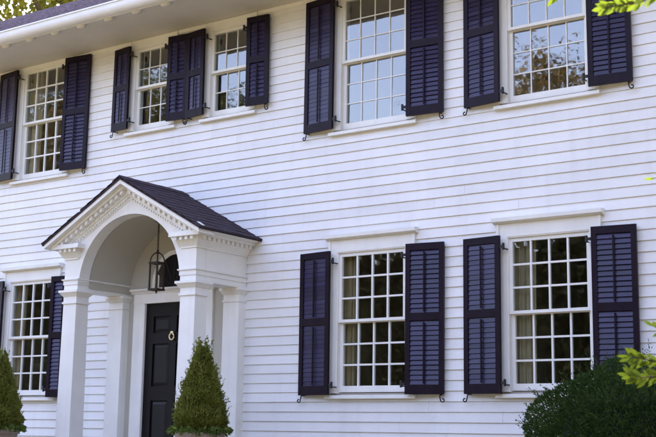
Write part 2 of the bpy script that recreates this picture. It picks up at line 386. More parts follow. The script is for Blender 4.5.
# ---- shutters
ANG = math.atan2(.056, .475); shm = {}
def meshof(key, mb, m, smooth=False):
    if key not in shm:
        me = bpy.data.meshes.new(key[0]); me.from_pydata([tuple(v) for v in mb.v], [], mb.f); me.materials.append(M[m])
        if smooth: me.polygons.foreach_set('use_smooth', [True]*len(me.polygons))
        shm[key] = me
    return shm[key]
def lpos(o, p, rz):       # local child placement in a rotated parent
    o.location = p
def shutter(c, d, side, indiv, rest, deg):
    Wd, (z0, z1) = d['sw'], d['sh']; H = z1-z0
    key = (round(Wd, 3), round(H, 3), side)
    st, tr, mrl, br, th = .058, .078, .088, .108, .0175
    rod = .009
    X = lambda u: side*u
    f = MB()
    f.box(X(0), X(st), -th, th, 0, H); f.box(X(Wd-st), X(Wd), -th, th, 0, H)
    sec = (H-tr-mrl-br)/2; zz = [(br, br+sec), (br+sec+mrl, H-tr)]
    e = .0005
    f.box(X(st+e), X(Wd-st-e), -th+.001, th-.001, 0, br); f.box(X(st+e), X(Wd-st-e), -th+.001, th-.001, br+sec, br+sec+mrl); f.box(X(st+e), X(Wd-st-e), -th+.001, th-.001, H-tr, H)
    me = meshof(('shutter',)+key, f, 'shutter')
    hx = c+side*d['hinge']
    jit = R.uniform(-.012, .012)
    o = place('shutter', me, house, (hx, -.115, z0)); rz = side*(ANG+jit); o.rotation_euler = (math.radians(R.gauss(0, .15)), math.radians(R.gauss(0, .2)), rz)
    def child(name, mesh, p):
        ch = bpy.data.objects.new(name, mesh); COL.objects.link(ch); ch.parent = o; ch.location = p; return ch
    nl = 13 if H > 1.5 else 8
    L = MB(); lw = Wd-2*st+.01; a = math.radians(deg); hd = .0325; ht = .0045
    # slat: a board tilted so its outer edge hangs lower, edges rounded off
    prof = [(-hd, 0), (-hd*.9, -ht), (hd*.9, -ht), (hd, 0), (hd*.9, ht), (-hd*.9, ht)]
    pr = [(u*math.cos(a)-v*math.sin(a), u*math.sin(a)+v*math.cos(a)) for u, v in prof]
    L.prism_x(pr, -lw/2, lw/2)
    lme = meshof(('louver', round(Wd, 3), deg), L, 'louver')
    for (s0, s1) in zz:
        p = (s1-s0)/nl
        for k in range(nl):
            pos = (X(Wd/2), .001, s0+p*(k+.5))
            if indiv:
                q = child('louver', lme, pos); q.rotation_euler = (math.radians(R.gauss(0, 1.6)), math.radians(R.gauss(0, .15)), 0)
            else:
                mm = Matrix.Translation((hx, -.115, z0)) @ Matrix.Rotation(rz, 4, 'Z')
                rest.add([mm @ (Vector(v)+Vector(pos)) for v in L.v], L.f)
        rb = MB().box(-rod, rod, -.031, -.019, 0, s1-s0-.03)
        child('tilt_rod', meshof(('tilt_rod',)+key[:2], rb, 'shutter'), (X(Wd/2), 0, s0+.01))
    hb = MB(); hb.box(X(-.006), X(-.052), -.012, .004, -.016, .016); hb.lathe(X(-.05), -.004, [(.012, -.038), (.015, -.03), (.015, .03), (.012, .038)], 8)
    hb.tube([(X(-.05), -.004, -.02), (X(-.05), .05, -.022), (X(-.05), .085, -.022)], .008, 5)
    hm = meshof(('hinge', side), hb, 'iron')
    child('hinge', hm, (0, 0, .115)); child('hinge', hm, (0, 0, H-.125))
    # scroll holdback that keeps the outer corner against the wall
    sg = MB(); pts = [(0, .055, .01), (0, -.005, .01), (0, -.03, .005), (X(.002), -.034, -.02), (X(.008), -.034, -.045)]
    for k in range(10):
        t = k/9*math.radians(300); r = .026*(1-k/9*.55); pts.append((X(.008+.028-math.cos(t)*r*1.05), -.034, -.05-math.sin(t)*r))
    sg.tube(pts, .0075, 6)
    child('holdback', meshof(('holdback', side), sg, 'iron', True), (X(Wd-.045), .02, -.012))
    return o
rest = MB()
for n, c, d, lower in WIN:
    for side in (-1, 1):
        shutter(c, d, side, n in ('L1', 'L2', 'W4', 'W5') or (n == 'W1' and side == 1) or (n == 'L0' and side == 1 and False), rest, 74 if side == 1 else (79 if n in ('L2', 'W5') else 85))
rest.build('louver_slats', 'louver', house, kind='stuff')

# ---- eaves, gutter, roof
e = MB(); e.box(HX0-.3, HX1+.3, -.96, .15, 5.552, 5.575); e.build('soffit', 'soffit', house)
e = MB(); e.box(HX0, HX1, -.03, .003, 5.50, 5.5515); e.build('frieze_board', 'trim', house)
e = MB(); e.box(HX0-.3, HX1+.3, -.985, -.9605, 5.535, 5.66); e.build('fascia', 'trim', house)
gp = [(-.987, 5.665), (-.987, 5.545)]
for k in range(9):
    a = math.radians(-90-k*11); gp.append((-1.02+math.cos(a)*.085, 5.625+math.sin(a)*.088))
gp += [(-1.108, 5.66), (-1.122, 5.663), (-1.122, 5.682), (-1.098, 5.682), (-1.098, 5.655), (-1.09, 5.64), (-1.03, 5.56), (-1.0, 5.56), (-1.0, 5.665)]
e = MB(); e.prism_x(gp, HX0-.3, HX1+.3); e.build('gutter', 'galv', house, smooth=False)
bk = MB(); bk.lathe(0, 0, [(.012, -.075), (.038, -.062), (.05, -.03), (.052, 0)], 10)
bkm = bpy.data.meshes.new('eave_bracket'); bkm.from_pydata([tuple(v) for v in bk.v], [], bk.f); bkm.materials.append(M['soffit'])
x = HX0+.2
while x < HX1:
    o = place('eave_bracket', bkm, house, (x, -.935, 5.553)); o.scale = (1.7, .9, .75)
    x += .52
def rz_(y): return 5.665+(y+1.0)*(9.17-5.665)/6.0
e = MB(); e.hexa([(HX0-.35, -1.03, rz_(-1.03)-.06), (HX1+.35, -1.03, rz_(-1.03)-.06), (HX1+.35, 5, 9.17-.07), (HX0-.35, 5, 9.17-.07),
                  (HX0-.35, -1.03, rz_(-1.03)-.035), (HX1+.35, -1.03, rz_(-1.03)-.035), (HX1+.35, 5, 9.17-.03), (HX0-.35, 5, 9.17-.03)])
e.hexa([(HX0-.35, 5, 9.17-.07), (HX1+.35, 5, 9.17-.07), (HX1+.35, 11, 5.6), (HX0-.35, 11, 5.6), (HX0-.35, 5, 9.17-.03), (HX1+.35, 5, 9.17-.03), (HX1+.35, 11, 5.64), (HX0-.35, 11, 5.64)])
roof = e.build('roof', 'roof', house)
sh = MB(); y = -1.06; sl_ = (9.17-5.665)/6
while y < 4.95:
    x = HX0-.36+R.uniform(-.3, 0)
    while x < HX1+.36:
        wdt = R.uniform(.24, .42); th = R.uniform(.008, .02); y1 = min(y+.27, 5.02)
        sh.hexa([(x, y, rz_(y)-.034), (x+wdt-.006, y, rz_(y)-.034), (x+wdt-.006, y1, rz_(y1)-.034), (x, y1, rz_(y1)-.034),
                 (x, y, rz_(y)-.012+th), (x+wdt-.006, y, rz_(y)-.012+th), (x+wdt-.006, y1, rz_(y1)-.018), (x, y1, rz_(y1)-.018)])
        x += wdt
    y += .165
sh.build('shingles', 'roof', roof, kind='stuff')

# ------------------------------------------------------------------ entrance porch (parts of the house)
PF = .98; HWID = 1.147; AR = .88; AZ = 1.922
FLOOR = -.32
p = MB(); p.box(C-1.45, C+1.45, -1.35, -.025, FLOOR-.16, FLOOR); pf = p.build('porch_floor', 'stone', house)
p = MB(); p.box(C-1.15, C+1.15, -1.75, -1.3505, GH-.3, FLOOR-.17); p.build('step', 'stone', pf)
for s in (-1, 1):
    cx, cy = C+s*1.026, -.872
    m = MB(); m.frustum(cx, cy, FLOOR+.16, 1.708, .131, .118, .119, .106); col = m.build('porch_column', 'trim', house)
    m = MB(); m.box(cx-.155, cx+.155, cy-.142, cy+.142, FLOOR, FLOOR+.12); m.frustum(cx, cy, FLOOR+.1203, FLOOR+.17, .15, .137, .133, .12); m.build('column_base', 'trim', col)
    m = MB(); m.box(cx-.134, cx+.134, cy-.121, cy+.121, 1.7085, 1.735); m.box(cx-.121, cx+.121, cy-.108, cy+.108, 1.7355, 1.80)
    m.frustum(cx, cy, 1.8005, 1.853, .123, .11, .165, .152); m.box(cx-.172, cx+.172, cy-.159, cy+.159, 1.8535, 1.884); m.build('capital', 'trim', col)
    # wall pilaster behind the column
    m = MB(); px_ = C+s*1.018; m.box(px_-.128, px_+.128, -.155, .003, FLOOR+.16, 1.708); pil = m.build('pilaster', 'trim', house)
    m = MB(); m.box(px_-.15, px_+.15, -.18, -.0, FLOOR, FLOOR+.17); m.build('pilaster_base', 'trim', pil)
    m = MB(); m.box(px_-.138, px_+.138, -.165, .003, 1.7085, 1.735); m.box(px_-.127, px_+.127, -.154, .003, 1.7355, 1.80)
    m.hexa([(px_-.13, -.157, 1.8005), (px_+.13, -.157, 1.8005), (px_+.13, 0, 1.8005), (px_-.13, 0, 1.8005), (px_-.165, -.195, 1.853), (px_+.165, -.195, 1.853), (px_+.165, 0, 1.853), (px_-.165, 0, 1.853)])
    m.box(px_-.17, px_+.17, -.2, .003, 1.8535, 1.884); m.build('pilaster_capital', 'trim', pil)
    # entablature along the side, returning over the column
    m = MB()
    def lay(z0, z1, pr0, pr1=None, inn=None, frontp=None):
        pr1 = pr0 if pr1 is None else pr1
        xi0 = .895-(pr0 if inn is None else inn); xi1 = .895-(pr1 if inn is None else inn)
        q0 = PF+(pr0 if frontp is None else frontp); q1 = PF+(pr1 if frontp is None else frontp)
        a0, a1, b0, b1 = C+s*xi0, C+s*(HWID+pr0), C+s*xi1, C+s*(HWID+pr1)
        if s < 0: a0, a1, b0, b1 = a1, a0, b1, b0
        m.hexa([(a0, -q0, z0), (a1, -q0, z0), (a1, -.02, z0), (a0, -.02, z0), (b0, -q1, z1), (b1, -q1, z1), (b1, -.02, z1), (b0, -.02, z1)])
    lay(1.8845, 1.955, 0.0); lay(1.9555, 2.008, .010); lay(2.0085, 2.018, .012, .026); lay(2.0185, 2.032, .028)
    lay(2.0325, 2.285, -.004, inn=-.12, frontp=-.006)
    ent = m.build('entablature', 'trim', house)
    m = MB(); lay(2.2855, 2.303, .014, inn=.0); lay(2.3035, 2.385, .012, .07, inn=.03); lay(2.3855, 2.418, .062, inn=.045); lay(2.4185, 2.452, .13, inn=.1); lay(2.4525, 2.478, .14, .195, inn=.1, frontp=.12)
    m.build('cornice', 'trim', ent)
    m = MB(); y = -.05
    while y > -PF-.02:
        m.box(C+s*(HWID+.06), C+s*(HWID+.105), y-.045, y, 2.378, 2.4182); y -= .088
    xx = .86
    while xx < HWID+.06:
        m.box(C+s*xx, C+s*(xx+.045), -PF-.105, -PF-.06, 2.378, 2.4182); xx += .088
    m.build('dentils', 'trim', ent, kind='stuff')

# gable front with the arch
def rt_z(x): return 3.25-.545*abs(x)
N = 72; m = MB(); vs = []
xs_ = sorted(set([-HWID+2*HWID*i/N for i in range(N+1)]+[AR*math.cos(math.pi*i/48) for i in range(49)]+[0.0]))
for yy in (-PF, -.80):
    for x in xs_:
        lo = AZ+math.sqrt(max(0, AR*AR-x*x)) if abs(x) < AR else 2.034
        if abs(x) < AR: lo = max(lo, 1.922)
        vs.append((C+x, yy, lo)); vs.append((C+x, yy, rt_z(x)-.09))
k = len(xs_)*2; fs = []
for i in range(len(xs_)-1):
    a = 2*i; fs.append((a, a+2, a+3, a+1)); fs.append((k+a+2, k+a, k+a+1, k+a+3)); fs.append((a+2, a, k+a, k+a+2))
m.add(vs, fs); ped = m.build('pediment', 'trim', house)
def rake(mb, s, d0, d1, p0, p1, x0, x1):   # a bar following the slope, d below the roof line, p out from the wall
    v = []
    for d in (d1, d0):
        q = [(C+s*x0, -p1, rt_z(x0)-d), (C+s*x1, -p1, rt_z(x1)-d), (C+s*x1, -p0, rt_z(x1)-d), (C+s*x0, -p0, rt_z(x0)-d)]
        if s < 0: q = [q[1], q[0], q[3], q[2]]
        v += q
    mb.hexa(v)
for s in (-1, 1):
    m = MB(); rake(m, s, .036, .088, .9, 1.185, .0, 1.352); rake(m, s, .0885, .125, .9, 1.115, .0, 1.29); rake(m, s, .1255, .20, .9, 1.03, .0, 1.17); rake(m, s, .2005, .225, .9, 1.012, 0, 1.13); rake(m, s, .2255, .262, .9, .99, 0, 1.11)
    rk = m.build('raking_cornice', 'trim', ped)
    m = MB(); x = .045
    while x < 1.15: rake(m, s, .1258, .172, 1.029, 1.092, x, x+.046); x += .088
    x = .04
    while x < 1.02: rake(m, s, .2258, .247, .989, 1.010, x, x+.02); x += .041
    m.build('raking_dentils', 'trim', ped, kind='stuff')
# barrel vault inside
m = MB(); vs = []; nn = 48
for yy in (-.79, -.03):
    for i in range(nn+1):
        t = math.pi*i/nn; vs.append((C+(AR+.004)*math.cos(t), yy, AZ+(AR+.004)*math.sin(t)))
    for i in range(nn+1):
        t = math.pi*i/nn; vs.append((C+(AR+.03)*math.cos(t), yy, AZ+(AR+.03)*math.sin(t)))
q = 2*(nn+1)
m.add(vs, [(i, i+1, q+i+1, q+i) for i in range(nn)]+[(nn+1+i+1, nn+1+i, q+nn+1+i, q+nn+2+i) for i in range(nn)])
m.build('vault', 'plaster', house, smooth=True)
# porch roof
e = MB()
for s in (-1, 1): rake(e, s, .012, .035, -.0, 1.2, .0, 1.375)
pr = e.build('porch_roof', 'porchroof', house)
sh = MB()
for s in (-1, 1):
    x = 1.385
    while x > .05:
        y = R.uniform(-.1, 0)
        while y < 1.2:
            wd = R.uniform(.14, .26); y1 = min(y+wd-.004, 1.207); t = R.uniform(0, .006)
            y0 = max(y, .0)
            if y1 > y0+.02:
                x0 = max(x-.2, 0); z0a = rt_z(x0); z1a = rt_z(x)
                v = [(C+s*x0, -y1, z0a-.0125), (C+s*x, -y1, z1a-.0125), (C+s*x, -y0, z1a-.0125), (C+s*x0, -y0, z0a-.0125),
                     (C+s*x0, -y1, z0a-.004), (C+s*x, -y1, z1a+.004+t), (C+s*x, -y0, z1a+.004+t), (C+s*x0, -y0, z0a-.004)]
                if s < 0: v = [v[1], v[0], v[3], v[2], v[5], v[4], v[7], v[6]]
                sh.hexa(v)
            y += wd
        x -= .118
y = 0
while y < 1.19:
    for s in (-1, 1): rake(sh, s, -.016-.003*(int(y*10) % 2), -.003, y, min(y+.16, 1.205), -.0005 if s > 0 else .0005, .12)
    y += .161
sh.build('porch_shingles', 'porchroof', pr, kind='stuff')
# a torn bit of pale flashing at the corner
e = MB(); e.hexa([(C+1.30, -1.16, rt_z(1.30)+.012), (C+1.385, -1.17, rt_z(1.385)+.012), (C+1.385, -1.12, rt_z(1.385)+.012), (C+1.30, -1.11, rt_z(1.30)+.012),
                  (C+1.30, -1.16, rt_z(1.30)+.02), (C+1.385, -1.17, rt_z(1.385)+.02), (C+1.385, -1.12, rt_z(1.385)+.02), (C+1.30, -1.11, rt_z(1.30)+.02)]); e.build('flashing', 'galv', pr)

# entrance wall, door, fanlight
DC = (DX0+DX1)/2
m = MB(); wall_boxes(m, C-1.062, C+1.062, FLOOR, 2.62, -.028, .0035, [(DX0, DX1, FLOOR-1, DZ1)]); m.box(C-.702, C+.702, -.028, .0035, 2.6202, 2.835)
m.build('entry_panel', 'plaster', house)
m = MB(); cw = .19
m.box(DX0-cw, DX0, -.062, -.0285, FLOOR, DZ1+.0); m.box(DX1, DX1+cw, -.062, -.0285, FLOOR, DZ1)
m.box(DX0-cw, DX1+cw, -.066, -.0285, DZ1+.0005, 1.905); m.prism_x([(-.0285, 1.9055), (-.075, 1.9055), (-.085, 1.92), (-.12, 1.945), (-.13, 1.948), (-.13, 1.968), (-.0285, 1.975)], DX0-cw-.03, DX1+cw+.03)
m.box(DX0-.0, DX0+.012, -.058, .1, FLOOR, DZ1-.0005); m.box(DX1-.012, DX1, -.058, .1, FLOOR, DZ1-.0005)
m.build('door_surround', 'trim', house)
m = MB(); m.box(DX0+.0125, DX1-.0125, .0, .045, FLOOR+.01, DZ1-.003)
dw = DX1-DX0
sts = [(DX0+.013, DX0+.15), (DC-.055, DC+.055), (DX1-.15, DX1-.013)]
for a, b_ in sts: m.box(a, b_, -.022, -.0005, FLOOR+.012, DZ1-.004)
for a, b_ in ((1.60, DZ1-.0045), (1.235, 1.38), (.49, .672), (FLOOR+.0125, -.05)):
    m.box(DX0+.1505, DC-.0555, -.0215, -.0005, a, b_); m.box(DC+.0555, DX1-.1505, -.0215, -.0005, a, b_)
door = m.build('door', 'door', house)
for a, b_ in ((1.38, 1.60), (.672, 1.235), (-.05, .49)):
    for u0, u1 in ((DX0+.15, DC-.055), (DC+.055, DX1-.15)):
        m = MB(); m.hexa([(u0+.02, -.003, a+.02), (u1-.02, -.003, a+.02), (u1-.02, -.003, b_-.02), (u0+.02, -.003, b_-.02), (u0+.05, -.016, a+.05), (u1-.05, -.016, a+.05), (u1-.05, -.016, b_-.05), (u0+.05, -.016, b_-.05)])
        m.build('door_panel', 'doorpanel', door)
m = MB(); pts = [(DC+.04*math.cos(t*math.pi/8), -.048, 1.32+.043*math.sin(t*math.pi/8)) for t in range(17)]; m.tube(pts, .011, 8)
m.lathe(DC, -.036, [(.02, 1.35), (.03, 1.365), (.03, 1.385), (.012, 1.40)], 10); m.build('knocker', 'brass', door, smooth=True)
m = MB(); m.lathe(DX1-.08, -.05, [(.012, 1.0-.3), (.028, .72), (.028, .74), (.012, .76)], 10); m.build('door_knob', 'brass', door, smooth=True)
FZ, FR, FE = 1.985, .43, .82
m = MB(); vs = []; fs = []
for i in range(33):
    t = math.pi*i/32
    for r, y in ((FR, -.04), (FR+.055, -.055), (FR+.06, -.0285), (FR, -.0285)): vs.append((DC+FE*r*math.cos(t), y, FZ+r*math.sin(t)))
for i in range(32):
    for k_ in range(4): a = i*4; fs.append((a+k_, a+(k_+1) % 4, a+4+(k_+1) % 4, a+4+k_))
m.add(vs, fs)
fan = m.build('fanlight', 'trim', house)
m = MB(); vs = [(DC, -.031, FZ)]+[(DC+FE*FR*math.cos(math.pi*i/32), -.031, FZ+FR*math.sin(math.pi*i/32)) for i in range(33)]
vs += [(a, -.0295, c_) for a, b_, c_ in vs]
m.add(vs, [(0, i+2, i+1) for i in range(32)]+[(34, 34+i+1, 34+i+2) for i in range(32)]); m.build('fanlight_pane', 'door', fan)
m = MB()
for i in range(1, 6):
    t = math.pi*i/6; m.tube([(DC+.1*math.cos(t), -.036, FZ+.1*math.sin(t)), (DC+FE*FR*math.cos(t), -.036, FZ+FR*math.sin(t))], .006, 5)
m.build('fanlight_bars', 'bronze', fan)

# ------------------------------------------------------------------ lantern
LX, LY = C+.02, -.47
lan = empty('hanging_lantern', (LX, LY, 1.86), 'aged bronze glazed lantern hanging on a chain in the porch arch', 'lantern')
m = MB(); z = 2.40; k = 0
while z < 2.775:
    ring = [(LX+(.011*math.cos(t*math.pi/4) if k % 2 else 0), LY+(0 if k % 2 else .011*math.cos(t*math.pi/4)), z+.019*math.sin(t*math.pi/4)) for t in range(9)]
    m.tube(ring, .0042, 5); z += .029; k += 1
m.lathe(LX, LY, [(.045, 2.775), (.05, 2.79), (.05, 2.80)], 12)
m.build('chain', 'bronze', lan)
m = MB(); hw = .064
for a in (-1, 1):
    for b_ in (-1, 1): m.box(LX+a*hw-.009, LX+a*hw+.009, LY+b_*hw-.009, LY+b_*hw+.009, 1.885, 2.235)
for zz in (1.875, 2.22):
    m.box(LX-hw-.014, LX+hw+.014, LY-hw-.014, LY-hw+.014, zz, zz+.024); m.box(LX-hw-.014, LX+hw+.014, LY+hw-.014, LY+hw+.014, zz, zz+.024)
    m.box(LX-hw-.014, LX-hw+.014, LY-hw+.0145, LY+hw-.0145, zz, zz+.024); m.box(LX+hw-.014, LX+hw+.014, LY-hw+.0145, LY+hw-.0145, zz, zz+.024)
m.box(LX-hw+.0145, LX+hw-.0145, LY-hw+.0145, LY+hw-.0145, 1.8755, 1.885)
m.lathe(LX, LY, [(.003, 1.84), (.014, 1.85), (.008, 1.862), (.02, 1.875)], 8)
m.build('frame', 'bronze', lan)
m = MB()
for a in (-1, 1):
    for b_ in (-1, 1):
        pts = [(LX+a*hw*math.cos(t), LY+b_*hw*math.cos(t), 2.245+.125*math.sin(t)) for t in [math.pi/2*i/8 for i in range(9)]]
        m.tube(pts, .0085, 6)
m.lathe(LX, LY, [(.02, 2.355), (.026, 2.37), (.012, 2.39), (.016, 2.405), (.004, 2.412)], 8); m.build('crown_scrolls', 'bronze', lan)
for a in (-1, 1):
    m = MB(); m.box(LX+a*hw-.0015, LX+a*hw+.0015, LY-hw+.0095, LY+hw-.0095, 1.9, 2.219); m.build('pane', 'lampglass', lan)
    m = MB(); m.box(LX-hw+.0095, LX+hw-.0095, LY+a*hw-.0015, LY+a*hw+.0015, 1.9, 2.219); m.build('pane', 'lampglass', lan)
m = MB()
for t in range(3):
    a = t*2.094; m.lathe(LX+.03*math.cos(a), LY+.03*math.sin(a), [(.014, 1.8855), (.014, 2.06), (.004, 2.08)], 8)
m.build('candle', 'candle', lan)

# ------------------------------------------------------------------ foliage
def leaves(P, D, Lg, Wd, seed, fold=.25):
    """P base points, D directions, lengths, widths -> diamond leaves folded on the midrib"""
    rg = np.random.default_rng(seed); n = len(P)
    D = D/np.linalg.norm(D, axis=1)[:, None]
    r = rg.normal(size=(n, 3)); s = np.cross(D, r); s /= np.linalg.norm(s, axis=1)[:, None]; nn = np.cross(s, D)
    L = Lg[:, None]; w_ = Wd[:, None]
    v = np.stack([P, P+D*L*.45+s*w_*.5+nn*w_*fold, P+D*L, P+D*L*.45-s*w_*.5+nn*w_*fold], 1).reshape(-1, 3)
    b0 = np.arange(n)*4
    f = np.concatenate([np.stack([b0, b0+1, b0+2], 1), np.stack([b0, b0+2, b0+3], 1)])
    return v, f
def leaf_obj(name, v, f, m, parent, origin, kind=None):
    me = bpy.data.meshes.new(name); me.from_pydata((v-np.array(origin)).tolist(), [], f.tolist()); me.materials.append(M[m]); me.update()
    return place(name, me, parent, origin, kind)
def lump(th, ph, seed, amp):
    rg = np.random.default_rng(seed); o = np.zeros_like(th)
    for k in range(10):
        a, b_ = rg.integers(1, 9), rg.integers(1, 9); o += np.sin(a*th+rg.uniform(0, 6.3))*np.cos(b_*ph+rg.uniform(0, 6.3))/(1+.3*(a+b_))
    return 1+amp*o

def topiary(cx, cy, zb, zt, rb, label, seed):
    t = empty('cone_topiary', (cx, cy, zb-.1), label, 'shrub', 'clipped cone shrubs beside the porch')
    rg = np.random.default_rng(seed)
    def prof(u): return rb*np.clip(np.minimum(1.02-.93*u**1.12, .72+u*2.6), .02, 1)
    n = 15000; u = 1-np.sqrt(rg.uniform(0, 1, n))*.999; u = np.clip(u, 0, 1); th = rg.uniform(0, 2*np.pi, n)
    rr = prof(u)*lump(th, u*6, seed, .13)*(1-.22*rg.uniform(0, 1, n)**2)
    P = np.stack([cx+rr*np.cos(th), cy+rr*np.sin(th), zb+u*(zt-zb)], 1)
    D = np.stack([np.cos(th)*.55, np.sin(th)*.55, np.full(n, .9)], 1)+rg.normal(size=(n, 3))*.45
    v1, f1 = leaves(P, D, rg.uniform(.02, .042, n), rg.uniform(.013, .024, n), seed)
    # upright sprigs standing clear of the clipped outline
    PP, DD = [], []
    for i in range(320):
        uu = 1-math.sqrt(rg.uniform(0, 1))*.99; tt = rg.uniform(0, 6.283); r0 = float(prof(np.array([uu]))[0])*rg.uniform(.88, 1.0)
        b0 = np.array([cx+r0*math.cos(tt), cy+r0*math.sin(tt), zb+uu*(zt-zb)]); d0 = np.array([math.cos(tt)*.35, math.sin(tt)*.35, 1])+rg.normal(size=3)*.18
        ln = rg.uniform(.05, .115)
        for k in range(12):
            PP.append(b0+d0*ln*k/11); DD.append(d0*.8+rg.normal(size=3)*.55)
    v2, f2 = leaves(np.array(PP), np.array(DD), rg.uniform(.02, .034, len(PP)), rg.uniform(.01, .018, len(PP)), seed+1)
    leaf_obj('foliage', np.concatenate([v1, v2]), np.concatenate([f1, f2+len(v1)]), 'box', t, (cx, cy, zb), 'stuff')
    m = MB(); m.lathe(cx, cy, [(float(prof(np.array([q]))[0])*.80, zb+q*(zt-zb)*.97) for q in (0, .1, .25, .5, .75, .93)], 14); m.build('dark_core', 'boxin', t)  # solid dark core added to block the view through the leaves
    m = MB(); m.tube([(cx, cy, zb-.14), (cx, cy, zb+.2)], .03, 8); m.build('stem', 'bark', t)
def planter(cx, cy, ztop, r, zg, label, group='stoneware planters beside the porch'):
    m = MB(); prof_ = [(r*.62, zg), (r*.66, zg+.03), (r*.88, ztop-.09), (r*.9, ztop-.06), (r, ztop-.055), (r, ztop), (r*.92, ztop), (r*.9, ztop-.05), (.001, ztop-.05)]
    t = m.lathe(cx, cy, prof_, 32).build('planter', 'terracotta', None, (cx, cy, zg), smooth=False)
    tag(t, label, 'planter', group)
    m = MB(); m.lathe(cx, cy, [(.0015, ztop-.046), (r*.895, ztop-.045), (r*.8, ztop-.035), (.001, ztop-.02)], 24); m.build('soil', 'soil', t)
def underplant(cx, cy, z, r, label, seed):
    rg = np.random.default_rng(seed); n = 900; th = rg.uniform(0, 6.283, n); rr = r*np.sqrt(rg.uniform(.35, 1.15, n))
    P = np.stack([cx+rr*np.cos(th), cy+rr*np.sin(th), z-.02+rg.uniform(0, .085, n)*(1.3-rr/r*.6)], 1)
    D = np.stack([np.cos(th), np.sin(th), rg.uniform(-.2, 1., n)], 1)+rg.normal(size=(n, 3))*.6
    v, f = leaves(P, D, rg.uniform(.03, .06, n), rg.uniform(.025, .048, n), seed, .1)
    o = leaf_obj('trailing_plants', v, f, 'ivy', None, (cx, cy, z)); tag(o, label, 'plant', 'leafy plants round the topiary stems')
for cx, side, sd in ((-9.22, 'right', 21), (-12.64, 'left', 22)):
    cy = -1.5
    who = 'right' if side == 'right' else 'left'
    topiary(cx, cy, .10, 1.10, .305, 'clipped cone-shaped boxwood topiary in front of the %s porch column' % who if side == 'right' else 'clipped cone-shaped boxwood topiary cut by the left edge of the picture', sd)
    planter(cx, cy, .085, .28, gz(cy), 'round stoneware planter holding the boxwood cone by the right porch column' if side == 'right' else 'round stoneware planter under the boxwood cone at the left picture edge')
    underplant(cx, cy, .085, .315, 'light green leafy plants at the foot of the right-hand boxwood cone' if side == 'right' else 'light green leafy plants at the foot of the left-hand boxwood cone', sd+5)

# yew bush
def bush(cx, cy, rx, ry, zt, label, seed):
    zg = gz(cy); t = empty('yew_bush', (cx, cy, zg), label, 'bush')
    rg = np.random.default_rng(seed); n = 80000
    th = rg.uniform(0, 2*np.pi, n); cphi = rg.uniform(-.25, 1, n)**1; ph = np.arccos(np.clip(cphi, -1, 1))
    k = lump(th, ph, seed, .09)*(1-.20*rg.uniform(0, 1, n)**2)
    sx = np.abs(np.sin(ph))**.8; h = zt-zg-.5
    P = np.stack([cx+rx*k*sx*np.cos(th), cy+ry*k*sx*np.sin(th), zg+.5+h*k*np.cos(ph)], 1)
    D = np.stack([np.cos(th)*np.sin(ph), np.sin(th)*np.sin(ph), np.cos(ph)+.4], 1)+rg.normal(size=(n, 3))*.55
    v1, f1 = leaves(P, D, rg.uniform(.02, .04, n), rg.uniform(.009, .015, n), seed, .1)
    PP, DD = [], []
    for i in range(1100):
        a = rg.uniform(0, 6.283); c_ = rg.uniform(-.1, 1); p_ = math.acos(c_); kk = lump(np.array([a]), np.array([p_]), seed, .09)[0]*rg.uniform(.93, 1.0); s_ = math.sin(p_)**.8
        b0 = np.array([cx+rx*kk*s_*math.cos(a), cy+ry*kk*s_*math.sin(a), zg+.5+h*kk*c_]); d0 = np.array([math.cos(a)*s_, math.sin(a)*s_, c_+.55])+rg.normal(size=3)*.3
        ln = rg.uniform(.03, .10)
        for q in range(14): PP.append(b0+d0*ln*q/13); DD.append(d0*.7+rg.normal(size=3)*.7)
    v2, f2 = leaves(np.array(PP), np.array(DD), rg.uniform(.018, .032, len(PP)), rg.uniform(.007, .012, len(PP)), seed+1, .1)
    leaf_obj('foliage', np.concatenate([v1, v2]), np.concatenate([f1, f2+len(v1)]), 'yew', t, (cx, cy, zg+.5), 'stuff')
    m = MB(); m.lathe(0, 0, [(.6, 0), (.78, .3), (.80, .5), (.7, .72), (.4, .86), (.05, .9)], 18)
    m.v = [(cx+a*rx, cy+b_*ry, zg+.02+c_*(zt-zg)) for a, b_, c_ in m.v]; m.build('dark_core', 'yewin', t)  # solid dark core added so the bush is not see-through
bush(-3.95, -1.45, 1.12, 1.0, .73, 'large rounded dark green yew bush below the lower right window', 31)

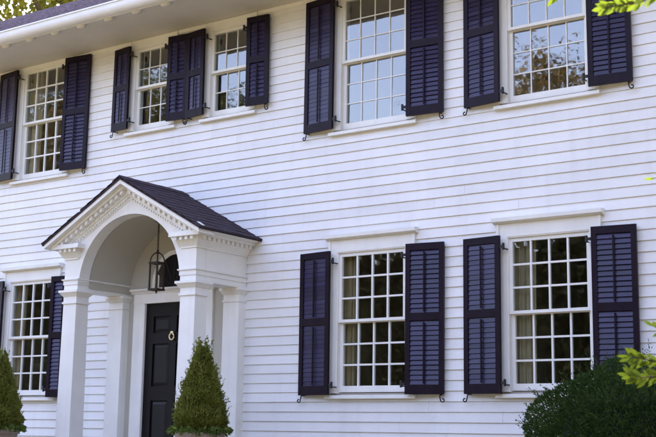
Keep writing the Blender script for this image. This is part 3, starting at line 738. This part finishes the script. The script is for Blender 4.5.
# trees
def tree(name, label, x, y, h, crown_r, seed, m, nleaf, leaf, group=None, base=.3, zg=None, cat='tree', mesh_from=None, scale=1, clumpr=.3):
    zg = gz(y) if zg is None else zg
    t = empty(name, (x, y, zg), label, cat, group)
    if mesh_from:
        for ch, org in mesh_from:
            o = place(ch.name.split('.')[0], ch.data, t, (x, y, zg)); o.scale = (scale,)*3; o.rotation_euler = (0, 0, seed*1.7)
            if 'kind' in ch: o['kind'] = ch['kind']
        return None
    rr = random.Random(seed); rg = np.random.default_rng(seed)
    mb = MB(); tp = [(x, y, zg-.1)]
    for i in range(1, 7): tp.append((x+rr.uniform(-.03, .03)*h*.4*i/6, y+rr.uniform(-.03, .03)*h*.4*i/6, zg+h*.85*i/6))
    mb.tube(tp, [h*.022*(1-.14*i) for i in range(7)], 9)
    ends = []
    for i in range(26):
        u = base+(1-base)*(i+.5)/26; a = i*2.4+rr.uniform(-.4, .4); ti = min(5, int(u*.999/ .85*6)) if u < .85 else 5
        s = Vector(tp[ti]).lerp(Vector(tp[ti+1]), .5)
        s.z = zg+h*min(u, .84)*.97
        ln = crown_r*math.sin(math.pi*min(1, max(.18, (u-base)/(1-base)*.85+.12)))**.7*rr.uniform(.75, 1.05)
        e_ = s+Vector((math.cos(a)*ln, math.sin(a)*ln, ln*rr.uniform(.25, .6)))
        mid = s.lerp(e_, .5)+Vector((0, 0, -.06*ln)); mb.tube([s, mid, e_], [h*.007, h*.004, h*.0015], 5)
        for q in (.4, .55, .7, .85, 1.0): ends.append((s.lerp(e_, q)+Vector((rr.gauss(0, .12), rr.gauss(0, .12), rr.gauss(0, .1)))*crown_r, crown_r*clumpr*rr.uniform(.6, 1.1)))
    tr = mb.build('trunk', 'bark', t, (x, y, zg))
    k = nleaf//len(ends); P = []
    for c_, r_ in ends: P.append(np.array(c_)+rg.normal(size=(k, 3))*r_*np.array([.5, .5, .4]))
    P = np.concatenate(P); n = len(P); D = rg.normal(size=(n, 3)); D[:, 2] -= .3
    v, f = leaves(P, D, rg.uniform(.7, 1.3, n)*leaf, rg.uniform(.5, .9, n)*leaf, seed, .15)
    cr = leaf_obj('crown', v, f, m, t, (x, y, zg), 'stuff')
    return [(tr, None), (cr, None)]
G2 = 'trees across the lawn, seen reflected in the windows'
a1 = tree('autumn_tree', 'golden brown autumn tree across the lawn, mirrored in the upper right window', -19.6, -33, 18.2, 5.9, 41, 'autumn', 26000, .19, G2)
a2 = tree('lawn_tree', 'late green tree across the lawn, mirrored low in the narrow upper windows', -39, -33, 20.5, 5.2, 42, 'green', 26000, .19, G2)
for i, (x, y, s, src, lab) in enumerate([(-13, -36, .92, a2, 'late green tree added for bounce light behind the photographer, right of the golden tree'), (-29.5, -36, .62, a1, 'low golden tree between the two tall trees across the lawn'),  # first tree here is unseen, added for bounce light
        (-46.5, -34, 1.15, a1, 'tall golden tree far along the lawn, mirrored in the left narrow window'), (-55, -36, 1.2, a2, 'tall late green tree at the far left end of the lawn'),
        (-4, -38, .9, a1, 'golden tree added for bounce light straight behind the photographer'), (7, -37, .95, a2, 'late green tree added for bounce light far right of the photographer'), (-64, -40, 1.05, a1, 'last golden tree at the far left of the lawn')]):  # first two trees here are unseen, added for bounce light
    tree('autumn_tree' if src is a1 else 'lawn_tree', lab, x, y, 0, 0, i+3, None, 0, 0, G2, mesh_from=src, scale=s)
hx0, hx1, hy, hh = -78, 14, -29.5, 10.4  # unseen hedge added so the lower windows mirror something dark
hg = empty('added_evergreen_hedge', (-32, hy, gz(hy)), 'tall dark evergreen hedge added across the lawn to darken the lower window reflections', 'hedge')
rg = np.random.default_rng(80); n = 60000
hxs = rg.uniform(hx0, hx1, n); u = rg.uniform(0, 1, n)**.8
top = hh*(1+.10*np.sin(hxs*1.9+.6)+.07*np.sin(hxs*4.3)+.05*np.sin(hxs*.7))
P = np.stack([hxs, hy+1.3*(1-.55*u**3)*(1+.2*np.sin(hxs*2.1+u*5))+rg.normal(size=n)*.12, gz(hy)+u*top], 1)
D = np.stack([rg.normal(size=n)*.5, np.full(n, .8), .4+rg.normal(size=n)*.5], 1)
v, f = leaves(P, D, rg.uniform(.25, .5, n), rg.uniform(.14, .3, n), 80)
leaf_obj('foliage', v, f, 'conifer', hg, (-32, hy, gz(hy)), 'stuff')
mb = MB(); mb.box(hx0+.3, hx1-.3, hy-.9, hy+.75, gz(hy)-.05, gz(hy)+hh*.84); mb.build('dark_core', 'yewin', hg)  # solid dark core added inside the hedge to close its gaps
# unseen trees added to cut sky light from the right and bounce warm light
GR = 'unseen trees added right of the house to cut sky light'
b1 = tree('added_shade_tree', 'large golden-green tree added out of view right of the house', 5.5, -4.5, 15, 5.0, 45, 'autumn', 18000, .30, GR, base=.15)
for i, (x, y, s_, lab) in enumerate([(10.5, -13, 1.05, 'large unseen tree added right of the photographer, nearest the lawn'), (8.5, 5, 1.0, 'large unseen tree added beside the right gable of the house'), (3.5, -21, .9, 'large unseen tree added behind the photographer to the right')]):
    tree('added_shade_tree', lab, x, y, 0, 0, i+2, None, 0, 0, GR, mesh_from=b1, scale=s_)
tree('yard_tree', 'yellow-green leafy tree rising behind the roof at upper left', -33, 17, 20.5, 6.5, 51, 'yellowgreen', 11000, .30, base=.545)

# young tree close to the camera on the right: its leaf sprays reach into the picture
t0 = ray(800, 500, 5.6)
yt = empty('young_tree', (t0.x, t0.y, gz(t0.y)), 'young tree with bright yellow-green leaves reaching in at the right edge', 'tree')
m = MB(); b0 = Vector((t0.x, t0.y, gz(t0.y)))
top = ray(790, -160, 5.6)
trunk = [b0, b0+Vector((.02, .03, .8)), ray(792, 380, 5.6), ray(800, 180, 5.6), ray(786, 0, 5.6), top]
m.tube(trunk, [.05, .043, .036, .03, .022, .014], 8)
sprays = []
def limb(pix, d, r0=.012):
    pts = [ray(px, py, dd) for (px, py), dd in zip(pix, d)]; m.tube(pts, [r0*(1-.75*i/(len(pts)-1)) for i in range(len(pts))], 5); return pts
L1_ = limb([(797, 405), (735, 372), (690, 366), (655, 361), (630, 356)], (5.6, 5.55, 5.5, 5.45, 5.4))
L2_ = limb([(690, 366), (665, 375), (642, 378), (630, 375)], (5.5, 5.45, 5.42, 5.4), .006)
L3_ = limb([(800, 190), (740, 160), (685, 172), (651, 179)], (5.6, 5.5, 5.5, 5.5), .008)
L4_ = limb([(786, -10), (730, -42), (680, -16), (640, 2), (603, 8)], (5.6, 5.5, 5.45, 5.4, 5.35))
L5_ = limb([(730, -42), (650, -48), (600, -34), (570, -14), (557, -4)], (5.5, 5.45, 5.4, 5.4, 5.4), .008)
L6_ = limb([(735, 372), (700, 345), (668, 334), (653, 326)], (5.55, 5.5, 5.5, 5.5), .007)
m.build('trunk', 'bark', yt, b0)
def spray(pts, per, seed, lg=.05, wd=.02, start=.35):
    rg = np.random.default_rng(seed); out = MB()
    for k in range(per):
        u = start+(1-start)*(k+.5)/per; q = u*(len(pts)-1); i = min(int(q), len(pts)-2); b = pts[i].lerp(pts[i+1], q-i)
        d = (pts[i+1]-pts[i]).normalized(); side = (1 if k % 2 else -1)
        v = (d*rg.uniform(.5, 1.)+up*side*rg.uniform(.15, .75)+fw*rg.uniform(-.6, .6)+Vector((0, 0, -.12))).normalized()
        if k == per-1: v = (d+up*rg.uniform(-.2, .2)).normalized()
        L = lg*rg.uniform(.75, 1.25); w_ = wd*rg.uniform(.8, 1.2)
        s = v.cross((fw*-1+Vector((rg.normal(), rg.normal(), rg.normal()))*.45)).normalized(); n_ = s.cross(v)
        base = len(out.v); cur = rg.uniform(.05, .2)
        rows = []
        for t_, ww in ((0, .08), (.2, .7), (.45, 1), (.7, .78), (.9, .3), (1, .02)):
            c_ = b+v*(.008+L*t_)-n_*(cur*L*t_*t_)
            rows.append([c_-s*w_*.5*ww+n_*w_*.12*ww, c_, c_+s*w_*.5*ww+n_*w_*.12*ww])
        out.add([p_ for r_ in rows for p_ in r_], [(3*a+b_, 3*a+b_+1, 3*a+b_+4, 3*a+b_+3) for a in range(5) for b_ in range(2)])
    return out
lv = 0
for pts, per, sd, st_ in ((L1_, 46, 61, .42), (L2_, 32, 62, .15), (L3_, 5, 63, .45), (L4_, 38, 64, .5), (L5_, 20, 65, .4), (L6_, 3, 66, .7)):
    sp = spray(pts, per, sd, start=st_)
    for a in range(0, len(sp.v), 18):
        q = MB(); q.v = sp.v[a:a+18]; q.f = sp.f[:10]
        q.build('leaf', 'fresh', yt, q.v[0], smooth=True)
# rest of its crown, above the picture
rg = np.random.default_rng(77); n = 700
P = np.array(top)+rg.normal(size=(n, 3))*np.array([.45, .45, .35])+np.array([.25, -.1, .45])
v, f = leaves(P, rg.normal(size=(n, 3)), rg.uniform(.07, .1, n), rg.uniform(.025, .035, n), 5, .15)
leaf_obj('crown', v, f, 'fresh', yt, tuple(top), 'stuff')
